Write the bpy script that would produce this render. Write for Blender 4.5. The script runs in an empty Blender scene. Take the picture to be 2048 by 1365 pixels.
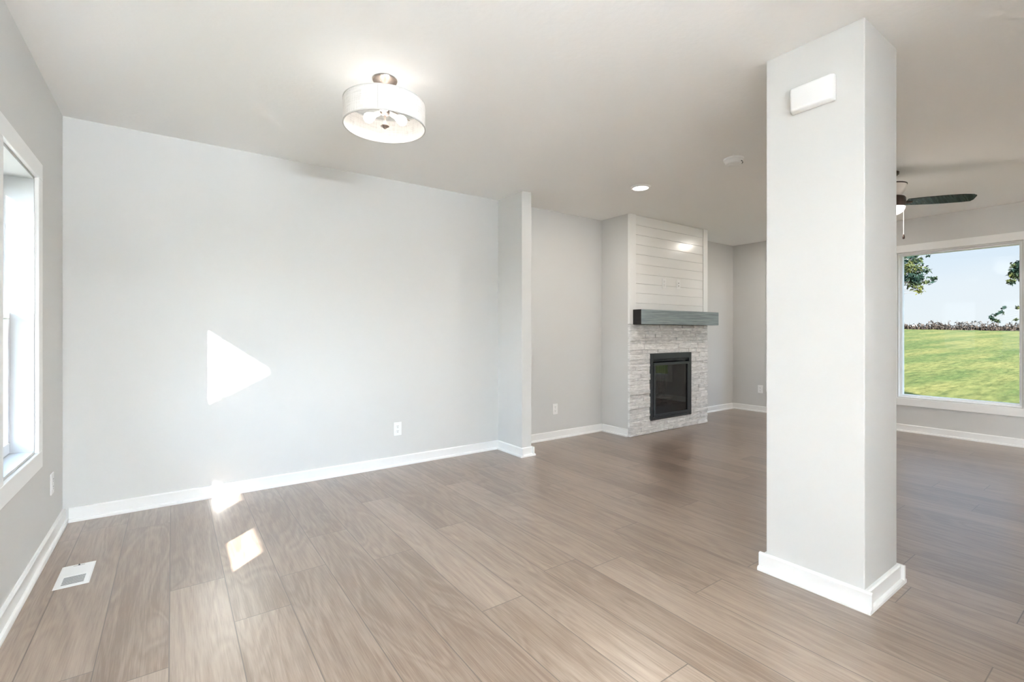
import bpy, bmesh, math, random
from mathutils import Vector, Matrix

# ------------------------------------------------------------------ camera
S = bpy.context.scene
COL = S.collection
H = 2.44                         # ceiling height
EYE = 1.14225
YAW = math.atan(1331.0 / 951.0)  # angle between the long wall and the view axis
cam_d = bpy.data.cameras.new('camera')
cam = bpy.data.objects.new('camera', cam_d)
COL.objects.link(cam)
cam.location = (0, 0, EYE)
cam_d.sensor_width = 36.0
cam_d.lens = 951.0 / 2048.0 * 36.0
cam_d.shift_y = -(682.5 - 665.0) / 2048.0
cam_d.clip_start = 0.02
cam_d.clip_end = 2000
S.camera = cam
# aim: view axis lies YAW to the left of +X
cam.rotation_euler = (math.pi / 2, 0, YAW - math.pi / 2)

# ------------------------------------------------------------------ colour management
S.view_settings.view_transform = 'Standard'
S.view_settings.look = 'None'
S.view_settings.gamma = 1.0
S.view_settings.use_curve_mapping = False
S.view_settings.exposure = 2.66
S.cycles.max_bounces = 14
S.cycles.diffuse_bounces = 8
S.cycles.transparent_max_bounces = 16
S.cycles.sample_clamp_indirect = 6.0
S.cycles.caustics_reflective = False
S.cycles.caustics_refractive = False

# ------------------------------------------------------------------ sky
SUN_DIR = Vector((1.0, 1.0, -0.75)).normalized()     # the way the sunlight travels
SKY_STRENGTH = 0.168
W = bpy.data.worlds.new('sky')
S.world = W
W.use_nodes = True
nt = W.node_tree
nt.nodes.clear()
wo = nt.nodes.new('ShaderNodeOutputWorld')
bg = nt.nodes.new('ShaderNodeBackground')
tc = nt.nodes.new('ShaderNodeTexCoord')
sp = nt.nodes.new('ShaderNodeSeparateXYZ')
cr = nt.nodes.new('ShaderNodeValToRGB')
nz = nt.nodes.new('ShaderNodeTexNoise')
mp = nt.nodes.new('ShaderNodeMapping')
mp.inputs['Scale'].default_value = (2, 2, 9)
nz.inputs['Scale'].default_value = 1.6
nz.inputs['Detail'].default_value = 5
mx = nt.nodes.new('ShaderNodeMixRGB')
mr = nt.nodes.new('ShaderNodeMapRange')
mr.inputs['From Min'].default_value = 0.5
mr.inputs['From Max'].default_value = 0.8
mr.inputs['To Max'].default_value = 0.55
e = cr.color_ramp.elements
e[0].position = 0.0
e[0].color = (0.83, 0.88, 0.925, 1)
e[1].position = 0.6
e[1].color = (0.36, 0.58, 0.90, 1)
k = cr.color_ramp.elements.new(0.07)
k.color = (0.80, 0.87, 0.945, 1)
k = cr.color_ramp.elements.new(0.2)
k.color = (0.60, 0.76, 0.945, 1)
mx.inputs['Color2'].default_value = (0.86, 0.90, 0.94, 1)
L = nt.links.new
L(tc.outputs['Generated'], sp.inputs[0])
L(sp.outputs['Z'], cr.inputs[0])
L(tc.outputs['Generated'], mp.inputs[0])
L(mp.outputs[0], nz.inputs['Vector'])
L(nz.outputs[0], mr.inputs[0])
L(mr.outputs[0], mx.inputs[0])
L(cr.outputs[0], mx.inputs['Color1'])
# hazy bright sky around the sun
GLOW, GLOW_POW = 3.9, 2.0
dt = nt.nodes.new('ShaderNodeVectorMath')
dt.operation = 'DOT_PRODUCT'
dt.inputs[1].default_value = -SUN_DIR
cl = nt.nodes.new('ShaderNodeMath')
cl.operation = 'MAXIMUM'
cl.inputs[1].default_value = 0.0
pw = nt.nodes.new('ShaderNodeMath')
pw.operation = 'POWER'
pw.inputs[1].default_value = GLOW_POW
ma = nt.nodes.new('ShaderNodeMath')
ma.operation = 'MULTIPLY_ADD'
ma.inputs[1].default_value = GLOW
ma.inputs[2].default_value = SKY_STRENGTH
L(tc.outputs['Generated'], dt.inputs[0])
L(dt.outputs['Value'], cl.inputs[0])
L(cl.outputs[0], pw.inputs[0])
L(pw.outputs[0], ma.inputs[0])
L(mx.outputs[0], bg.inputs['Color'])
L(ma.outputs[0], bg.inputs['Strength'])
L(bg.outputs[0], wo.inputs['Surface'])

# ------------------------------------------------------------------ sun
sd = bpy.data.lights.new('sun', 'SUN')
sd.energy = 9.0
sd.angle = math.radians(0.53)
sd.color = (1.0, 0.98, 0.94)
sun = bpy.data.objects.new('sun', sd)
COL.objects.link(sun)
sun.rotation_euler = SUN_DIR.to_track_quat('-Z', 'Y').to_euler()
sun.location = (-20, -20, 20)



def portal(x, y, z, sx, sz, rz):
    d_ = bpy.data.lights.new('window_portal', 'AREA')
    d_.shape = 'RECTANGLE'
    d_.size = sx
    d_.size_y = sz
    d_.cycles.is_portal = True
    o_ = bpy.data.objects.new('window_portal', d_)
    COL.objects.link(o_)
    o_.location = (x, y, z)
    o_.rotation_euler = (math.pi / 2, 0, rz)


# openings for sky light, the rear door added for fill: (a0, a1, z0, z1)
WIN_L = [(2.585, 3.152, 0.574, 1.872), (1.654, 2.221, 0.574, 1.872)]
WIN_R = [(0.895, 1.885, 0.395, 2.050), (2.305, 3.295, 0.395, 2.050), (-0.515, 0.475, 0.395, 2.050)]
FILL_DOOR = [(0.70, 2.40, 0.03, 2.05)]
for a0, a1, z0, z1 in WIN_L:
    portal(-0.72, (a0 + a1) / 2, (z0 + z1) / 2, a1 - a0, z1 - z0, -math.pi / 2)
for a0, a1, z0, z1 in WIN_R:
    portal(7.05, (a0 + a1) / 2, (z0 + z1) / 2, a1 - a0, z1 - z0, math.pi / 2)
for a0, a1, z0, z1 in FILL_DOOR:
    portal((a0 + a1) / 2, -3.57, (z0 + z1) / 2, a1 - a0, z1 - z0, 0)


def fill_light(name, x, y, z, sx, sz, rz, power, tilt=0.0):
    d_ = bpy.data.lights.new(name, 'AREA')
    d_.shape = 'RECTANGLE'
    d_.size = sx
    d_.size_y = sz
    d_.energy = power
    d_.color = (1.0, 0.985, 0.96)
    o_ = bpy.data.objects.new(name, d_)
    COL.objects.link(o_)
    o_.location = (x, y, z)
    o_.rotation_euler = (math.pi / 2 + tilt, 0, rz + math.pi)



# added unseen fill: an area light aimed at the ceiling behind the camera
fill_light('ceiling_fill', 0.75, -2.5, 1.65, 1.2, 1.0, 0.0, 165.0, math.pi / 2)
bpy.data.lights['ceiling_fill'].color = (0.79, 0.895, 1.0)

# lamp powers (the lamps themselves sit in their builders)
P_DRUM = 0.28
P_FILL_DRUM = 3.0
P_CAN = 1.9
P_FAN = 0.6

# ================================================================== helpers
rnd = random.Random(7)


def new_obj(name, me, mats, parent=None):
    o = bpy.data.objects.new(name, me)
    COL.objects.link(o)
    for m in (mats if isinstance(mats, (list, tuple)) else [mats]):
        me.materials.append(m)
    if parent is not None:
        o.parent = parent
    return o


def tag(o, label=None, cat=None, group=None, kind=None):
    if label:
        o['label'] = label
    if cat:
        o['category'] = cat
    if group:
        o['group'] = group
    if kind:
        o['kind'] = kind
    return o


def empty(name, loc, label=None, cat=None, group=None, kind=None, rz=0.0):
    o = bpy.data.objects.new(name, None)
    o.empty_display_size = 0.05
    COL.objects.link(o)
    o.location = loc
    o.rotation_euler = (0, 0, rz)
    return tag(o, label, cat, group, kind)


class MB:
    """collects shapes; build() links them as one mesh object"""

    def __init__(self):
        self.bm = bmesh.new()

    def box(self, a, b, bevel=0.0, seg=2, mat=0, M=None):
        r = bmesh.ops.create_cube(self.bm, size=1.0)
        vs = r['verts']
        a = Vector(a)
        b = Vector(b)
        c = (a + b) / 2
        s = b - a
        for v in vs:
            v.co = Vector((v.co.x * s.x + c.x, v.co.y * s.y + c.y, v.co.z * s.z + c.z))
        fs = set(f for v in vs for f in v.link_faces)
        if bevel > 0:
            es = list(set(ed for v in vs for ed in v.link_edges))
            rr = bmesh.ops.bevel(self.bm, geom=es, offset=bevel, segments=seg, profile=0.5, affect='EDGES')
            fs = set(f for v in rr['verts'] for f in v.link_faces) | set(rr['faces'])
            vs = list(set(v for f in fs for v in f.verts))
        for f in fs:
            if f.is_valid:
                f.material_index = mat
        if M is not None:
            bmesh.ops.transform(self.bm, matrix=M, verts=list(set(vs)))
        return vs

    def lathe(self, prof, seg=40, M=None, mat=0, close=False):
        """prof: list of (r, z) revolved about z"""
        rings = []
        allv = []
        for r, z in prof:
            if r < 1e-6:
                v = self.bm.verts.new((0, 0, z))
                rings.append([v])
                allv.append(v)
            else:
                ring = [self.bm.verts.new((r * math.cos(2 * math.pi * i / seg), r * math.sin(2 * math.pi * i / seg), z)) for i in range(seg)]
                rings.append(ring)
                allv += ring
        pairs = list(zip(rings[:-1], rings[1:]))
        if close:
            pairs.append((rings[-1], rings[0]))
        for A, B in pairs:
            if len(A) == 1 and len(B) == 1:
                continue
            for i in range(seg):
                j = (i + 1) % seg
                if len(A) == 1:
                    f = self.bm.faces.new((A[0], B[j], B[i]))
                elif len(B) == 1:
                    f = self.bm.faces.new((A[i], A[j], B[0]))
                else:
                    f = self.bm.faces.new((A[i], A[j], B[j], B[i]))
                f.material_index = mat
                f.smooth = True
        if M is not None:
            bmesh.ops.transform(self.bm, matrix=M, verts=allv)
        return allv

    def tube(self, pts, rad, seg=10, caps=True, mat=0):
        pts = [Vector(p) for p in pts]
        rads = rad if isinstance(rad, (list, tuple)) else [rad] * len(pts)
        rings = []
        up = Vector((0, 0, 1))
        for i, p in enumerate(pts):
            t = (pts[min(i + 1, len(pts) - 1)] - pts[max(i - 1, 0)]).normalized()
            u = t.cross(up)
            if u.length < 1e-3:
                u = t.cross(Vector((1, 0, 0)))
            u.normalize()
            w = t.cross(u).normalized()
            rings.append([self.bm.verts.new(p + (u * math.cos(2 * math.pi * k / seg) + w * math.sin(2 * math.pi * k / seg)) * rads[i]) for k in range(seg)])
        for A, B in zip(rings[:-1], rings[1:]):
            for i in range(seg):
                j = (i + 1) % seg
                f = self.bm.faces.new((A[i], A[j], B[j], B[i]))
                f.smooth = True
                f.material_index = mat
        if caps:
            self.bm.faces.new(rings[0][::-1]).material_index = mat
            self.bm.faces.new(rings[-1]).material_index = mat

    def prism(self, poly, axis, a, b, mat=0):
        """poly of 2-D points extruded along axis ('x','y','z') from a to b"""
        def P(p, t):
            return {'x': (t, p[0], p[1]), 'y': (p[0], t, p[1]), 'z': (p[0], p[1], t)}[axis]
        A = [self.bm.verts.new(P(p, a)) for p in poly]
        B = [self.bm.verts.new(P(p, b)) for p in poly]
        n = len(poly)
        fs = [self.bm.faces.new(A[::-1]), self.bm.faces.new(B)]
        for i in range(n):
            j = (i + 1) % n
            fs.append(self.bm.faces.new((A[i], A[j], B[j], B[i])))
        for f in fs:
            f.material_index = mat
        return A + B

    def quad(self, a, b, c, d, mat=0):
        f = self.bm.faces.new([self.bm.verts.new(p) for p in (a, b, c, d)])
        f.material_index = mat
        return f

    def build(self, name, mats, parent=None, loc=None, smooth_angle=35, recalc=True, origin=None):
        if recalc:
            bmesh.ops.recalc_face_normals(self.bm, faces=self.bm.faces[:])
        if origin is not None:
            bmesh.ops.translate(self.bm, vec=-Vector(origin), verts=self.bm.verts[:])
        me = bpy.data.meshes.new(name)
        self.bm.to_mesh(me)
        self.bm.free()
        if smooth_angle and any(p.use_smooth for p in me.polygons):
            me.set_sharp_from_angle(angle=math.radians(smooth_angle))
        o = new_obj(name, me, mats, parent)
        if origin is not None:
            o.location = origin
        if loc is not None:
            o.location = loc
        return o


def copy_tree(o, parent=None):
    c = o.copy()
    COL.objects.link(c)
    if parent is not None:
        c.parent = parent
    for ch in [x for x in COL.objects if x.parent == o]:
        copy_tree(ch, c)
    return c


# ================================================================== materials
def mat(name, color=(0.8, 0.8, 0.8), rough=0.5, metal=0.0, **kw):
    m = bpy.data.materials.new(name)
    m.use_nodes = True
    b = m.node_tree.nodes['Principled BSDF']
    b.inputs['Base Color'].default_value = (*color, 1)
    b.inputs['Roughness'].default_value = rough
    b.inputs['Metallic'].default_value = metal
    for k_, v in kw.items():
        b.inputs[k_].default_value = v
    return m


def nodes(m):
    return m.node_tree, m.node_tree.nodes, m.node_tree.links.new, m.node_tree.nodes['Principled BSDF']


def add_noise_bump(m, scale, strength, dist=0.002, detail=4, vec=(1, 1, 1)):
    t, n, l, b = nodes(m)
    tc_ = n.new('ShaderNodeTexCoord')
    mp_ = n.new('ShaderNodeMapping')
    mp_.inputs['Scale'].default_value = vec
    nz_ = n.new('ShaderNodeTexNoise')
    nz_.inputs['Scale'].default_value = scale
    nz_.inputs['Detail'].default_value = detail
    bp = n.new('ShaderNodeBump')
    bp.inputs['Strength'].default_value = strength
    bp.inputs['Distance'].default_value = dist
    l(tc_.outputs['Object'], mp_.inputs[0])
    l(mp_.outputs[0], nz_.inputs['Vector'])
    l(nz_.outputs[0], bp.inputs['Height'])
    l(bp.outputs[0], b.inputs['Normal'])
    return m


def mix_noise(m, c1, c2, scale, vec=(1, 1, 1), lo=0.4, hi=0.6, detail=5):
    t, n, l, b = nodes(m)
    tc_ = n.new('ShaderNodeTexCoord')
    mp_ = n.new('ShaderNodeMapping')
    mp_.inputs['Scale'].default_value = vec
    nz_ = n.new('ShaderNodeTexNoise')
    nz_.inputs['Scale'].default_value = scale
    nz_.inputs['Detail'].default_value = detail
    cr_ = n.new('ShaderNodeValToRGB')
    cr_.color_ramp.elements[0].position = lo
    cr_.color_ramp.elements[0].color = (*c1, 1)
    cr_.color_ramp.elements[1].position = hi
    cr_.color_ramp.elements[1].color = (*c2, 1)
    l(tc_.outputs['Object'], mp_.inputs[0])
    l(mp_.outputs[0], nz_.inputs['Vector'])
    l(nz_.outputs[0], cr_.inputs[0])
    l(cr_.outputs[0], b.inputs['Base Color'])
    return m


def emit(name, color, strength):
    m = bpy.data.materials.new(name)
    m.use_nodes = True
    b = m.node_tree.nodes['Principled BSDF']
    b.inputs['Base Color'].default_value = (0.9, 0.9, 0.9, 1)
    b.inputs['Emission Color'].default_value = (*color, 1)
    b.inputs['Emission Strength'].default_value = strength
    return m


M_WALL = add_noise_bump(mat('wall_paint', (0.635, 0.63, 0.615), 0.62), 220, 0.12, 0.001)
M_CEIL = add_noise_bump(mat('ceiling_texture', (0.92, 0.92, 0.91), 0.8), 34, 0.28, 0.004, 3)
M_TRIM = mat('white_trim', (0.86, 0.86, 0.85), 0.32)
M_JAMB = mat('jamb_paint', (0.58, 0.59, 0.60), 0.5)
M_PLASTIC = mat('white_plastic', (0.86, 0.86, 0.855), 0.4)
M_VINYL = mat('white_vinyl', (0.84, 0.85, 0.86), 0.35)
M_SHIPLAP = mat('shiplap_paint', (0.88, 0.878, 0.862), 0.22)
M_SLOT = mat('dark_slot', (0.06, 0.06, 0.065), 0.5)
M_NICKEL = mat('brushed_nickel', (0.50, 0.42, 0.37), 0.35, 1.0)
M_BLACK = mat('black_metal', (0.018, 0.021, 0.024), 0.38, 0.0)
M_SOOT = mat('firebox_soot', (0.012, 0.012, 0.013), 0.8)
M_LOG = mix_noise(mat('log_bark', (0.1, 0.07, 0.05), 0.9), (0.05, 0.035, 0.03), (0.16, 0.12, 0.09), 18)
M_BRONZE = mat('dark_bronze', (0.05, 0.030, 0.022), 0.35, 0.6)
M_BLADE = mix_noise(mat('dark_blade', (0.035, 0.035, 0.032), 0.2), (0.026, 0.036, 0.031), (0.05, 0.066, 0.056), 6, (1, 14, 1))  # lawn reflection is put into the colour as a faint green
M_BOWL = mat('fan_housing', (0.78, 0.72, 0.68), 0.3)
M_VENT = mat('register_paint', (0.84, 0.84, 0.83), 0.35)
M_GRILLE = mat('register_shadow', (0.05, 0.052, 0.055), 0.7)
M_EXT = mat('house_siding', (0.55, 0.55, 0.53), 0.7)
M_SHINGLE = mat('roof_shingle', (0.12, 0.11, 0.11), 0.9)


def glass(name, tint=(0.97, 0.985, 0.98), refl=0.004):
    m = bpy.data.materials.new(name)
    m.use_nodes = True
    t = m.node_tree
    t.nodes.clear()
    o = t.nodes.new('ShaderNodeOutputMaterial')
    tr = t.nodes.new('ShaderNodeBsdfTransparent')
    tr.inputs[0].default_value = (*tint, 1)
    gl = t.nodes.new('ShaderNodeBsdfGlossy')
    gl.inputs['Roughness'].default_value = 0.0
    lw = t.nodes.new('ShaderNodeLayerWeight')
    lw.inputs['Blend'].default_value = 0.5
    pw = t.nodes.new('ShaderNodeMath')
    pw.operation = 'POWER'
    pw.inputs[1].default_value = 5.0
    fr = t.nodes.new('ShaderNodeMath')
    fr.operation = 'MULTIPLY_ADD'
    fr.inputs[1].default_value = 1.0 - refl
    fr.inputs[2].default_value = refl
    t.links.new(lw.outputs['Facing'], pw.inputs[0])
    t.links.new(pw.outputs[0], fr.inputs[0])
    ms = t.nodes.new('ShaderNodeMixShader')
    t.links.new(fr.outputs[0], ms.inputs[0])
    t.links.new(tr.outputs[0], ms.inputs[1])
    t.links.new(gl.outputs[0], ms.inputs[2])
    t.links.new(ms.outputs[0], o.inputs[0])
    return m


M_GLASS = glass('window_glass')
M_FIREGLASS = glass('fireplace_glass', (0.50, 0.50, 0.51), 0.065)

# drum shade linen: diffuse + translucent
M_SHADE = bpy.data.materials.new('linen_shade')
M_SHADE.use_nodes = True
t = M_SHADE.node_tree
t.nodes.clear()
o_ = t.nodes.new('ShaderNodeOutputMaterial')
df = t.nodes.new('ShaderNodeBsdfDiffuse')
tl = t.nodes.new('ShaderNodeBsdfTranslucent')
ms = t.nodes.new('ShaderNodeMixShader')
ms.inputs[0].default_value = 0.35
tcs = t.nodes.new('ShaderNodeTexCoord')
wz = []
for vec in ((1, 1, 18), (18, 18, 1)):
    mp_ = t.nodes.new('ShaderNodeMapping')
    mp_.inputs['Scale'].default_value = vec
    n_ = t.nodes.new('ShaderNodeTexNoise')
    n_.inputs['Scale'].default_value = 14
    n_.inputs['Detail'].default_value = 3
    t.links.new(tcs.outputs['Object'], mp_.inputs[0])
    t.links.new(mp_.outputs[0], n_.inputs['Vector'])
    wz.append(n_)
ad = t.nodes.new('ShaderNodeMath')
ad.operation = 'ADD'
t.links.new(wz[0].outputs[0], ad.inputs[0])
t.links.new(wz[1].outputs[0], ad.inputs[1])
cr_ = t.nodes.new('ShaderNodeValToRGB')
cr_.color_ramp.elements[0].position = 0.7
cr_.color_ramp.elements[0].color = (0.70, 0.68, 0.66, 1)
cr_.color_ramp.elements[1].position = 1.25
cr_.color_ramp.elements[1].color = (0.88, 0.86, 0.84, 1)
t.links.new(ad.outputs[0], cr_.inputs[0])
t.links.new(cr_.outputs[0], df.inputs[0])
t.links.new(cr_.outputs[0], tl.inputs[0])
t.links.new(df.outputs[0], ms.inputs[1])
t.links.new(tl.outputs[0], ms.inputs[2])
t.links.new(ms.outputs[0], o_.inputs[0])
M_SEAM = mat('shade_seam', (0.60, 0.58, 0.56), 0.8)

M_BULB = emit('lit_bulb', (1.0, 0.95, 0.88), 0.4)
M_LENS = emit('lit_lens', (1.0, 0.96, 0.90), 1.0)
M_DOME = emit('lit_dome', (1.0, 0.95, 0.88), 0.5)

# ---- floor planks: grain runs along each plank (UV.y); every plank has its own tone
M_FLOOR = bpy.data.materials.new('plank_floor')
M_FLOOR.use_nodes = True
t, n, l, b = nodes(M_FLOOR)
uv = n.new('ShaderNodeUVMap')
uv.uv_map = 'grain'
at = n.new('ShaderNodeAttribute')
at.attribute_name = 'tone'
mpa = n.new('ShaderNodeMapping')
mpa.inputs['Scale'].default_value = (46, 1.6, 1)
na = n.new('ShaderNodeTexNoise')
na.inputs['Scale'].default_value = 1.0
na.inputs['Detail'].default_value = 7
na.inputs['Roughness'].default_value = 0.62
na.inputs['Distortion'].default_value = 0.6
mpb = n.new('ShaderNodeMapping')
mpb.inputs['Scale'].default_value = (5.5, 0.85, 1)
nb = n.new('ShaderNodeTexNoise')
nb.inputs['Scale'].default_value = 1.0
nb.inputs['Detail'].default_value = 2
nb.inputs['Distortion'].default_value = 1.0
rings = n.new('ShaderNodeMath')     # cathedral figure: contour lines of the broad noise
rings.operation = 'MULTIPLY'
rings.inputs[1].default_value = 60.0
fr = n.new('ShaderNodeMath')
fr.operation = 'SINE'
fr2 = n.new('ShaderNodeMath')
fr2.operation = 'MULTIPLY_ADD'
fr2.inputs[1].default_value = 0.05
fr2.inputs[2].default_value = 0.0
mpc = n.new('ShaderNodeMapping')
mpc.inputs['Scale'].default_value = (260, 9, 1)
nc = n.new('ShaderNodeTexNoise')
nc.inputs['Scale'].default_value = 1.0
nc.inputs['Detail'].default_value = 3
for q in (mpa, mpb, mpc):
    l(uv.outputs[0], q.inputs[0])
l(mpa.outputs[0], na.inputs['Vector'])
l(mpb.outputs[0], nb.inputs['Vector'])
l(mpc.outputs[0], nc.inputs['Vector'])
l(nb.outputs[0], rings.inputs[0])
l(rings.outputs[0], fr.inputs[0])
l(fr.outputs[0], fr2.inputs[0])


def mth(op, a, bb, c=None):
    q = n.new('ShaderNodeMath')
    q.operation = op
    for i_, v in enumerate((a, bb, c)):
        if v is None:
            continue
        if isinstance(v, (int, float)):
            q.inputs[i_].default_value = v
        else:
            l(v, q.inputs[i_])
    return q.outputs[0]


g1 = mth('MULTIPLY', na.outputs[0], 0.60)
g2 = mth('MULTIPLY', nb.outputs[0], 0.30)
g3 = mth('MULTIPLY_ADD', nc.outputs[0], 0.42, -0.04)
gs = mth('ADD', mth('ADD', g1, g2), mth('ADD', g3, fr2.outputs[0]))
gs = mth('ADD', gs, mth('MULTIPLY', at.outputs['Fac'], 0.18))
crf = n.new('ShaderNodeValToRGB')
els = crf.color_ramp.elements
els[0].position = 0.46
els[0].color = (0.148, 0.096, 0.064, 1)
els[1].position = 0.98
els[1].color = (0.375, 0.290, 0.226, 1)
k = els.new(0.68)
k.color = (0.256, 0.186, 0.137, 1)
l(gs, crf.inputs[0])
# seams
uv2 = n.new('ShaderNodeUVMap')
uv2.uv_map = 'edge'
sx = n.new('ShaderNodeSeparateXYZ')
l(uv2.outputs[0], sx.inputs[0])
edge = mth('MINIMUM', sx.outputs[0], sx.outputs[1])
seam = n.new('ShaderNodeMapRange')
seam.inputs['From Min'].default_value = 0.0011
seam.inputs['From Max'].default_value = 0.0026
l(edge, seam.inputs[0])
mxs = n.new('ShaderNodeMixRGB')
mxs.inputs['Color1'].default_value = (0.085, 0.06, 0.045, 1)
l(seam.outputs[0], mxs.inputs[0])
l(crf.outputs[0], mxs.inputs['Color2'])
l(mxs.outputs[0], b.inputs['Base Color'])
rg = n.new('ShaderNodeMapRange')
rg.inputs['To Min'].default_value = 0.27
rg.inputs['To Max'].default_value = 0.42
l(na.outputs[0], rg.inputs[0])
l(rg.outputs[0], b.inputs['Roughness'])
b.inputs['Specular IOR Level'].default_value = 0.9
b.inputs['Coat Weight'].default_value = 0.55
b.inputs['Coat Roughness'].default_value = 0.3
bp = n.new('ShaderNodeBump')
bp.inputs['Strength'].default_value = 0.18
bp.inputs['Distance'].default_value = 0.002
hs = mth('ADD', mth('MULTIPLY', na.outputs[0], 0.5), seam.outputs[0])
l(hs, bp.inputs['Height'])
l(bp.outputs[0], b.inputs['Normal'])

# ---- split-face stone
M_STONE = bpy.data.materials.new('split_face_stone')
M_STONE.use_nodes = True
t, n, l, b = nodes(M_STONE)
at = n.new('ShaderNodeAttribute')
at.attribute_name = 'tone'
tcn = n.new('ShaderNodeTexCoord')
mpn = n.new('ShaderNodeMapping')
mpn.inputs['Scale'].default_value = (5, 5, 26)
nn = n.new('ShaderNodeTexNoise')
nn.inputs['Scale'].default_value = 2.2
nn.inputs['Detail'].default_value = 7
nn.inputs['Roughness'].default_value = 0.7
l(tcn.outputs['Object'], mpn.inputs[0])
l(mpn.outputs[0], nn.inputs['Vector'])
sm = mth('ADD', mth('MULTIPLY', at.outputs['Fac'], 0.14), nn.outputs[0])
crs = n.new('ShaderNodeValToRGB')
crs.color_ramp.elements[0].position = 0.38
crs.color_ramp.elements[0].color = (0.62, 0.615, 0.61, 1)
crs.color_ramp.elements[1].position = 0.66
crs.color_ramp.elements[1].color = (0.96, 0.955, 0.945, 1)
l(sm, crs.inputs[0])
l(crs.outputs[0], b.inputs['Base Color'])
b.inputs['Roughness'].default_value = 0.65
bp = n.new('ShaderNodeBump')
bp.inputs['Strength'].default_value = 0.5
bp.inputs['Distance'].default_value = 0.006
l(nn.outputs[0], bp.inputs['Height'])
l(bp.outputs[0], b.inputs['Normal'])

# ---- mantel wood
M_MANTEL = mat('dark_stained_beam', (0.03, 0.03, 0.03), 0.42)
mix_noise(M_MANTEL, (0.004, 0.0035, 0.003), (0.016, 0.013, 0.011), 5, (1.2, 1.2, 26), 0.35, 0.7, 6)
# the front face is a lighter grey-blue, the ends and edges keep the dark stain
M_MANTEL_FRONT = mat('grey_blue_front', (0.2, 0.25, 0.26), 0.45)
mix_noise(M_MANTEL_FRONT, (0.16, 0.20, 0.21), (0.36, 0.42, 0.43), 4, (0.9, 0.9, 24), 0.30, 0.72, 7)

# ---- lawn
M_LAWN = bpy.data.materials.new('mown_lawn')
M_LAWN.use_nodes = True
t, n, l, b = nodes(M_LAWN)
tcn = n.new('ShaderNodeTexCoord')
n1 = n.new('ShaderNodeTexNoise')
n1.inputs['Scale'].default_value = 0.55
n1.inputs['Detail'].default_value = 6
n1.inputs['Roughness'].default_value = 0.65
n2 = n.new('ShaderNodeTexNoise')
n2.inputs['Scale'].default_value = 6.5
n2.inputs['Detail'].default_value = 8
n2.inputs['Roughness'].default_value = 0.75
mg = n.new('ShaderNodeMapping')
mg.inputs['Rotation'].default_value = (0, 0, -0.3)
mg.inputs['Scale'].default_value = (0.22, 1.0, 1.0)
l(tcn.outputs['Object'], mg.inputs[0])
l(mg.outputs[0], n1.inputs['Vector'])
l(mg.outputs[0], n2.inputs['Vector'])
c1 = n.new('ShaderNodeValToRGB')
c1.color_ramp.elements[0].position = 0.40
c1.color_ramp.elements[0].color = (0.026, 0.034, 0.0075, 1)
c1.color_ramp.elements[1].position = 0.62
c1.color_ramp.elements[1].color = (0.055, 0.051, 0.0145, 1)
l(n1.outputs[0], c1.inputs[0])
c2 = n.new('ShaderNodeValToRGB')
c2.color_ramp.elements[0].position = 0.36
c2.color_ramp.elements[0].color = (0.50, 0.56, 0.36, 1)
c2.color_ramp.elements[1].position = 0.64
c2.color_ramp.elements[1].color = (1.42, 1.36, 1.40, 1)
l(n2.outputs[0], c2.inputs[0])
mm = n.new('ShaderNodeMixRGB')
mm.blend_type = 'MULTIPLY'
mm.inputs[0].default_value = 1.0
l(c1.outputs[0], mm.inputs['Color1'])
l(c2.outputs[0], mm.inputs['Color2'])
l(mm.outputs[0], b.inputs['Base Color'])
b.inputs['Roughness'].default_value = 0.95
b.inputs['Specular IOR Level'].default_value = 0.1

M_CORN = mix_noise(mat('dry_corn', (0.1, 0.07, 0.04), 0.9), (0.006, 0.005, 0.0045), (0.030, 0.021, 0.015), 3)
M_LEAF = mix_noise(mat('green_leaf', (0.05, 0.1, 0.03), 0.7), (0.005, 0.011, 0.0075), (0.042, 0.042, 0.010), 0.9, lo=0.45, hi=0.75)
for m_ in (M_CORN, M_LEAF):
    m_.node_tree.nodes['Principled BSDF'].inputs['Specular IOR Level'].default_value = 0.05
M_BARK = mat('bark', (0.03, 0.025, 0.022), 0.9)

# ================================================================== the shell
XL, XR = -0.535, 6.86        # left wall (windows) and far right wall (big windows)
YB, YR = 3.885, -3.40        # back wall and the wall behind the camera


def wall_cells(holes, a0, a1, z0, z1):
    """rectangles (a, z) that cover the wall but not the holes"""
    As = sorted(set([a0, a1] + [v for h in holes for v in h[:2]]))
    out = []
    for s, e2 in zip(As[:-1], As[1:]):
        zs = [(z0, z1)]
        for h in holes:
            if h[0] <= s + 1e-6 and h[1] >= e2 - 1e-6:
                nz_ = []
                for u, v in zs:
                    if h[2] > u:
                        nz_.append((u, min(v, h[2])))
                    if h[3] < v:
                        nz_.append((max(u, h[3]), v))
                zs = nz_
        out += [(s, e2, u, v) for u, v in zs if v > u]
    return out


w = MB()
for s, e2, u, v in wall_cells(WIN_L, YR - 0.15, YB + 0.15, -0.1, H + 0.0):
    w.box((XL - 0.17, s, u), (XL, e2, v))
tag(w.build('wall_left', M_WALL), kind='structure')
w = MB()
for s, e2, u, v in wall_cells(WIN_R, YR - 0.15, YB + 0.15, -0.1, H):
    w.box((XR, s, u), (XR + 0.17, e2, v))
tag(w.build('wall_right', M_WALL), kind='structure')
w = MB()
w.box((XL, YB, -0.1), (XR, YB + 0.15, H))
tag(w.build('wall_back', M_WALL), kind='structure')
w = MB()
for s, e2, u, v in wall_cells(FILL_DOOR, XL, XR, -0.1, H):
    w.box((s, YR - 0.15, u), (e2, YR, v))
tag(w.build('wall_rear', M_WALL), kind='structure')
w = MB()
w.box((XL - 0.17, YR - 0.15, H), (XR + 0.17, YB + 0.15, H + 0.15))
tag(w.build('ceiling', M_CEIL), kind='structure')
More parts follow.
